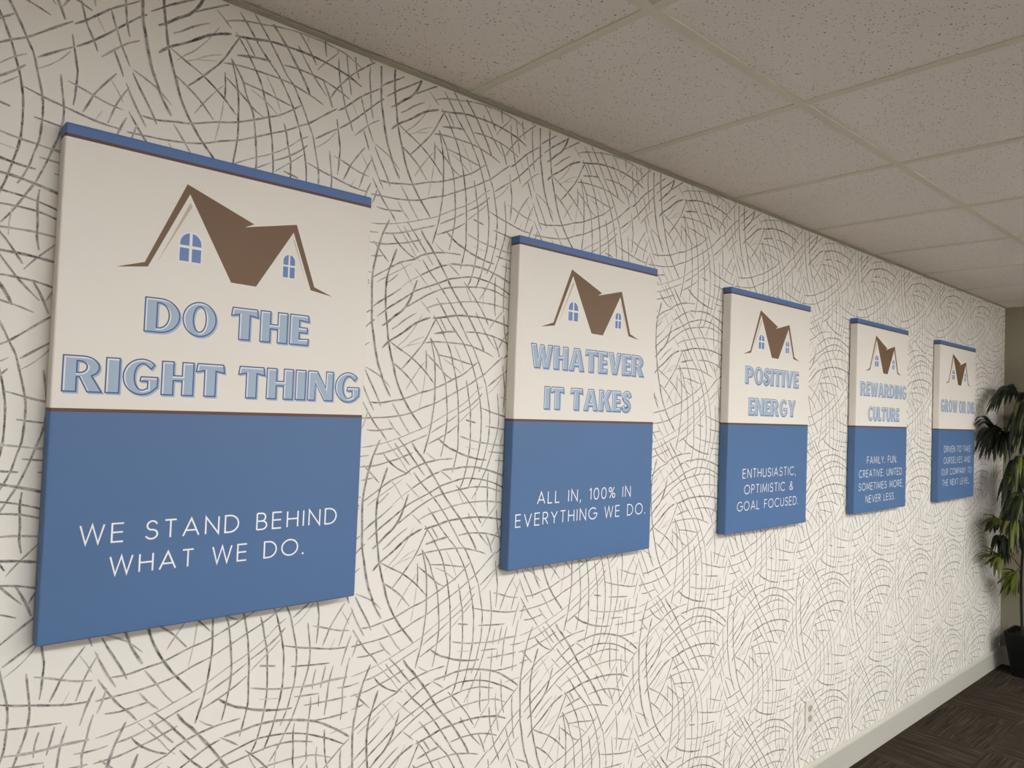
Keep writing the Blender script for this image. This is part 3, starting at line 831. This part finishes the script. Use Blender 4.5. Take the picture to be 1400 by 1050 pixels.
frond([(5.4, -0.24, 1.6), (5.394, -0.165, 1.731), (5.388, -0.09, 1.762)], [(4.955, -0.07, 1.622), (4.91, -0.1, 1.643), (4.957, -0.11, 1.641), (4.976, -0.06, 1.665), (4.997, -0.12, 1.667), (5.342, -0.12, 1.719), (5.143, -0.05, 1.685)], 0.1, 0.013, 0.0)
frond([(5.46, -0.34, 1.66), (5.4, -0.25, 1.755), (5.341, -0.16, 1.751)], [(5.161, -0.17, 1.683), (5.334, -0.14, 1.703), (5.268, -0.2, 1.692), (5.535, -0.16, 1.721), (5.334, -0.22, 1.653)], 0.06, 0.012, 0.0)
frond([(5.4, -0.24, 1.5), (5.468, -0.175, 1.614), (5.535, -0.11, 1.627)], [(5.29, -0.1, 1.485), (5.331, -0.08, 1.531), (5.242, -0.13, 1.471), (5.355, -0.12, 1.481), (5.324, -0.15, 1.461), (5.535, -0.1, 1.457), (5.535, -0.14, 1.482), (5.245, -0.12, 1.512), (5.43, -0.11, 1.523)], 0.12, 0.013, 0.1)
frond([(5.36, -0.18, 1.42), (5.238, -0.12, 1.52), (5.115, -0.06, 1.519)], [(4.795, -0.05, 1.576), (4.774, -0.055, 1.552), (4.819, -0.05, 1.46), (4.795, -0.06, 1.404), (4.881, -0.06, 1.36), (4.947, -0.05, 1.376), (4.986, -0.07, 1.397), (5.041, -0.06, 1.35), (5.086, -0.07, 1.342), (5.175, -0.06, 1.332), (5.008, -0.05, 1.436)], 0.07, 0.0115, 0.08)
frond([(5.36, -0.18, 1.4), (5.293, -0.13, 1.505), (5.226, -0.08, 1.51)], [(5.404, -0.1, 1.389), (5.372, -0.09, 1.362), (5.305, -0.08, 1.341), (5.201, -0.08, 1.338), (5.169, -0.07, 1.374), (5.259, -0.1, 1.406), (5.325, -0.11, 1.438), (4.984, -0.06, 1.508), (5.095, -0.12, 1.379), (4.972, -0.1, 1.389)], 0.06, 0.012, 0.3)
frond([(5.38, -0.17, 1.15), (5.372, -0.145, 1.288), (5.363, -0.12, 1.326)], [(5.147, -0.11, 1.125), (5.236, -0.1, 1.171), (5.228, -0.12, 1.158), (5.258, -0.13, 1.168), (5.408, -0.12, 1.155), (5.437, -0.14, 1.166), (5.535, -0.12, 1.171), (5.268, -0.1, 1.237), (5.429, -0.15, 1.236)], 0.05, 0.012, 0.2)
frond([(5.38, -0.17, 1.0), (5.374, -0.15, 1.133), (5.367, -0.13, 1.166)], [(5.149, -0.11, 1.099), (5.096, -0.12, 1.037), (5.158, -0.13, 1.06), (5.269, -0.12, 1.052), (5.296, -0.14, 1.032), (5.491, -0.12, 1.011), (5.477, -0.15, 1.043), (5.266, -0.13, 1.012)], 0.05, 0.012, 0.15)
frond([(5.39, -0.16, 0.92), (5.348, -0.14, 1.027), (5.305, -0.12, 1.034)], [(5.145, -0.1, 0.934), (5.159, -0.11, 0.904), (5.172, -0.12, 0.894), (5.261, -0.12, 0.866), (5.291, -0.13, 0.875), (5.375, -0.14, 0.922), (5.468, -0.14, 0.935), (5.109, -0.1, 0.978), (5.165, -0.13, 0.937), (5.357, -0.1, 0.896)], 0.05, 0.012, 0.2)
frond([(5.39, -0.16, 0.85), (5.272, -0.115, 0.968), (5.155, -0.07, 0.986)], [(4.938, -0.06, 1.013), (4.997, -0.06, 0.94), (5.06, -0.07, 0.906), (5.105, -0.08, 0.894), (5.172, -0.08, 0.914), (5.107, -0.07, 0.954)], 0.02, 0.012, 0.7)
frond([(5.4, -0.15, 0.78), (5.257, -0.125, 0.883), (5.114, -0.1, 0.886)], [(5.191, -0.1, 0.71), (5.23, -0.11, 0.705), (5.296, -0.12, 0.701), (5.361, -0.12, 0.735), (5.159, -0.09, 0.746), (5.111, -0.08, 0.785), (5.209, -0.13, 0.758), (5.065, -0.07, 0.803)], 0.04, 0.012, 0.0)
frond([(5.4, -0.15, 0.66), (5.278, -0.115, 0.753), (5.155, -0.08, 0.745)], [(4.889, -0.06, 0.756), (4.948, -0.06, 0.833), (5.111, -0.08, 0.632), (5.049, -0.07, 0.79), (5.129, -0.09, 0.683), (5.071, -0.07, 0.686), (5.007, -0.06, 0.75)], 0.02, 0.012, 0.85)
frond([(5.4, -0.15, 0.6), (5.374, -0.14, 0.664), (5.349, -0.13, 0.628)], [(5.048, -0.11, 0.609), (5.108, -0.12, 0.657), (5.102, -0.11, 0.531), (5.187, -0.13, 0.518), (5.216, -0.14, 0.524), (5.388, -0.14, 0.5), (5.137, -0.12, 0.571), (5.146, -0.13, 0.633), (5.169, -0.13, 0.683)], 0.02, 0.0115, 0.75)
frond([(5.46, -0.34, 1.62), (5.286, -0.27, 1.636), (5.111, -0.199, 1.551)], [(5.122, -0.203, 1.36), (4.976, -0.231, 1.414), (5.23, -0.17, 1.4), (4.732, -0.24, 1.457), (5.074, -0.245, 1.398), (5.435, -0.184, 1.346), (4.957, -0.248, 1.478), (4.985, -0.23, 1.491), (4.951, -0.203, 1.494)], .07, .0125, .2)
frond([(5.43, -0.22, 1.35), (5.25, -0.21, 1.398), (5.071, -0.2, 1.345)], [(5.304, -0.186, 1.205), (5.046, -0.205, 1.196), (5.153, -0.151, 1.135), (5.166, -0.219, 1.185), (4.752, -0.243, 1.265), (5.348, -0.166, 1.219), (5.149, -0.166, 1.143), (4.972, -0.159, 1.261), (5.008, -0.211, 1.152)], .07, .0125, .2)
frond([(5.43, -0.22, 1.15), (5.203, -0.227, 1.188), (4.976, -0.233, 1.127)], [(4.94, -0.256, 0.969), (4.947, -0.187, 1.024), (4.991, -0.259, 1.061), (4.886, -0.204, 1.069), (4.787, -0.239, 1.01), (4.667, -0.27, 1.0), (5.005, -0.241, 1.058), (5.012, -0.186, 1.028), (5.289, -0.195, 1.005)], .07, .0125, .2)
frond([(5.46, -0.34, 1.7), (5.252, -0.281, 1.739), (5.044, -0.221, 1.678)], [(5.042, -0.207, 1.499), (4.724, -0.25, 1.481), (4.845, -0.238, 1.512), (4.762, -0.262, 1.611), (5.119, -0.211, 1.591), (5.158, -0.175, 1.558), (5.18, -0.184, 1.54), (5.037, -0.18, 1.601), (5.07, -0.252, 1.59)], .07, .0125, .2)
frond([(5.39, -0.16, 1.2), (5.22, -0.166, 1.272), (5.049, -0.173, 1.243)], [(5.458, -0.128, 1.136), (5.209, -0.181, 1.092), (5.021, -0.127, 1.181), (4.817, -0.198, 1.103), (5.125, -0.194, 1.1), (4.715, -0.217, 1.109), (5.044, -0.138, 1.103), (5.267, -0.132, 1.133), (4.801, -0.197, 1.202)], .07, .0125, .2)
frond([(5.39, -0.16, 0.98), (5.203, -0.18, 1.034), (5.016, -0.2, 0.987)], [(4.739, -0.213, 0.936), (4.985, -0.214, 0.921), (5.282, -0.184, 0.761), (4.958, -0.236, 0.861), (4.936, -0.159, 0.933), (4.916, -0.248, 0.813), (5.172, -0.177, 0.846), (4.751, -0.242, 0.825), (5.196, -0.16, 0.802)], .07, .0125, .2)
frond([(5.46, -0.34, 1.72), (5.48, -0.53, 1.82), (5.5, -0.72, 1.8)], [(5.38, -0.926, 1.567), (5.535, -0.854, 1.538), (5.535, -0.748, 1.533), (5.391, -0.963, 1.724), (5.383, -0.751, 1.625), (5.413, -0.834, 1.7), (5.466, -0.554, 1.574), (5.535, -0.598, 1.718), (5.42, -0.871, 1.75)], .10, .012, .15)
frond([(5.25, -0.32, 1.28), (5.185, -0.47, 1.41), (5.12, -0.62, 1.42)], [(5.2, -0.785, 1.32), (5.299, -0.705, 1.303), (5.263, -0.725, 1.214), (5.172, -0.456, 1.211), (5.298, -0.728, 1.301), (5.048, -0.573, 1.336), (5.235, -0.618, 1.231), (5.281, -0.676, 1.292), (5.056, -0.477, 1.259)], .10, .012, .15)
frond([(5.46, -0.34, 1.3), (5.46, -0.5, 1.3), (5.46, -0.66, 1.18)], [(5.403, -0.557, 0.968), (5.535, -0.637, 1.125), (5.459, -0.941, 1.126), (5.49, -0.879, 0.997), (5.535, -0.713, 1.088), (5.535, -0.76, 0.956), (5.535, -0.82, 1.051), (5.371, -0.575, 0.952), (5.535, -0.588, 0.947)], .10, .012, .15)
frond([(5.25, -0.32, 0.95), (5.2, -0.45, 0.995), (5.15, -0.58, 0.92)], [(5.213, -0.736, 0.652), (5.258, -0.553, 0.73), (5.262, -0.72, 0.657), (5.029, -0.684, 0.797), (5.196, -0.524, 0.836), (5.078, -0.862, 0.833), (5.332, -0.568, 0.747), (5.051, -0.557, 0.733), (5.214, -0.795, 0.773)], .10, .012, .15)
frond([(5.48, -0.26, 0.75), (5.46, -0.405, 0.795), (5.44, -0.55, 0.72)], [(5.535, -0.531, 0.662), (5.264, -0.601, 0.64), (5.418, -0.842, 0.525), (5.465, -0.739, 0.57), (5.535, -0.432, 0.602), (5.256, -0.54, 0.474), (5.535, -0.637, 0.558), (5.421, -0.786, 0.603), (5.35, -0.532, 0.583)], .10, .012, .15)
frond([(5.4, -0.24, 1.68), (5.4, -0.295, 1.89), (5.4, -0.35, 1.98)], [(5.535, -0.428, 1.786), (5.272, -0.409, 1.909), (5.376, -0.25, 1.731), (5.29, -0.25, 1.752), (5.345, -0.598, 1.755), (5.293, -0.255, 1.865), (5.231, -0.391, 1.771), (5.349, -0.25, 1.781), (5.315, -0.469, 1.804)], .10, .012, .15)
frond([(5.28, -0.29, 1.1), (5.29, -0.42, 1.135), (5.3, -0.55, 1.05)], [(5.299, -0.409, 0.894), (5.364, -0.791, 0.817), (5.209, -0.449, 0.83), (5.361, -0.753, 0.806), (5.411, -0.758, 0.775), (5.44, -0.66, 0.878), (5.389, -0.42, 0.784), (5.139, -0.581, 0.834), (5.286, -0.75, 0.821)], .10, .012, .15)
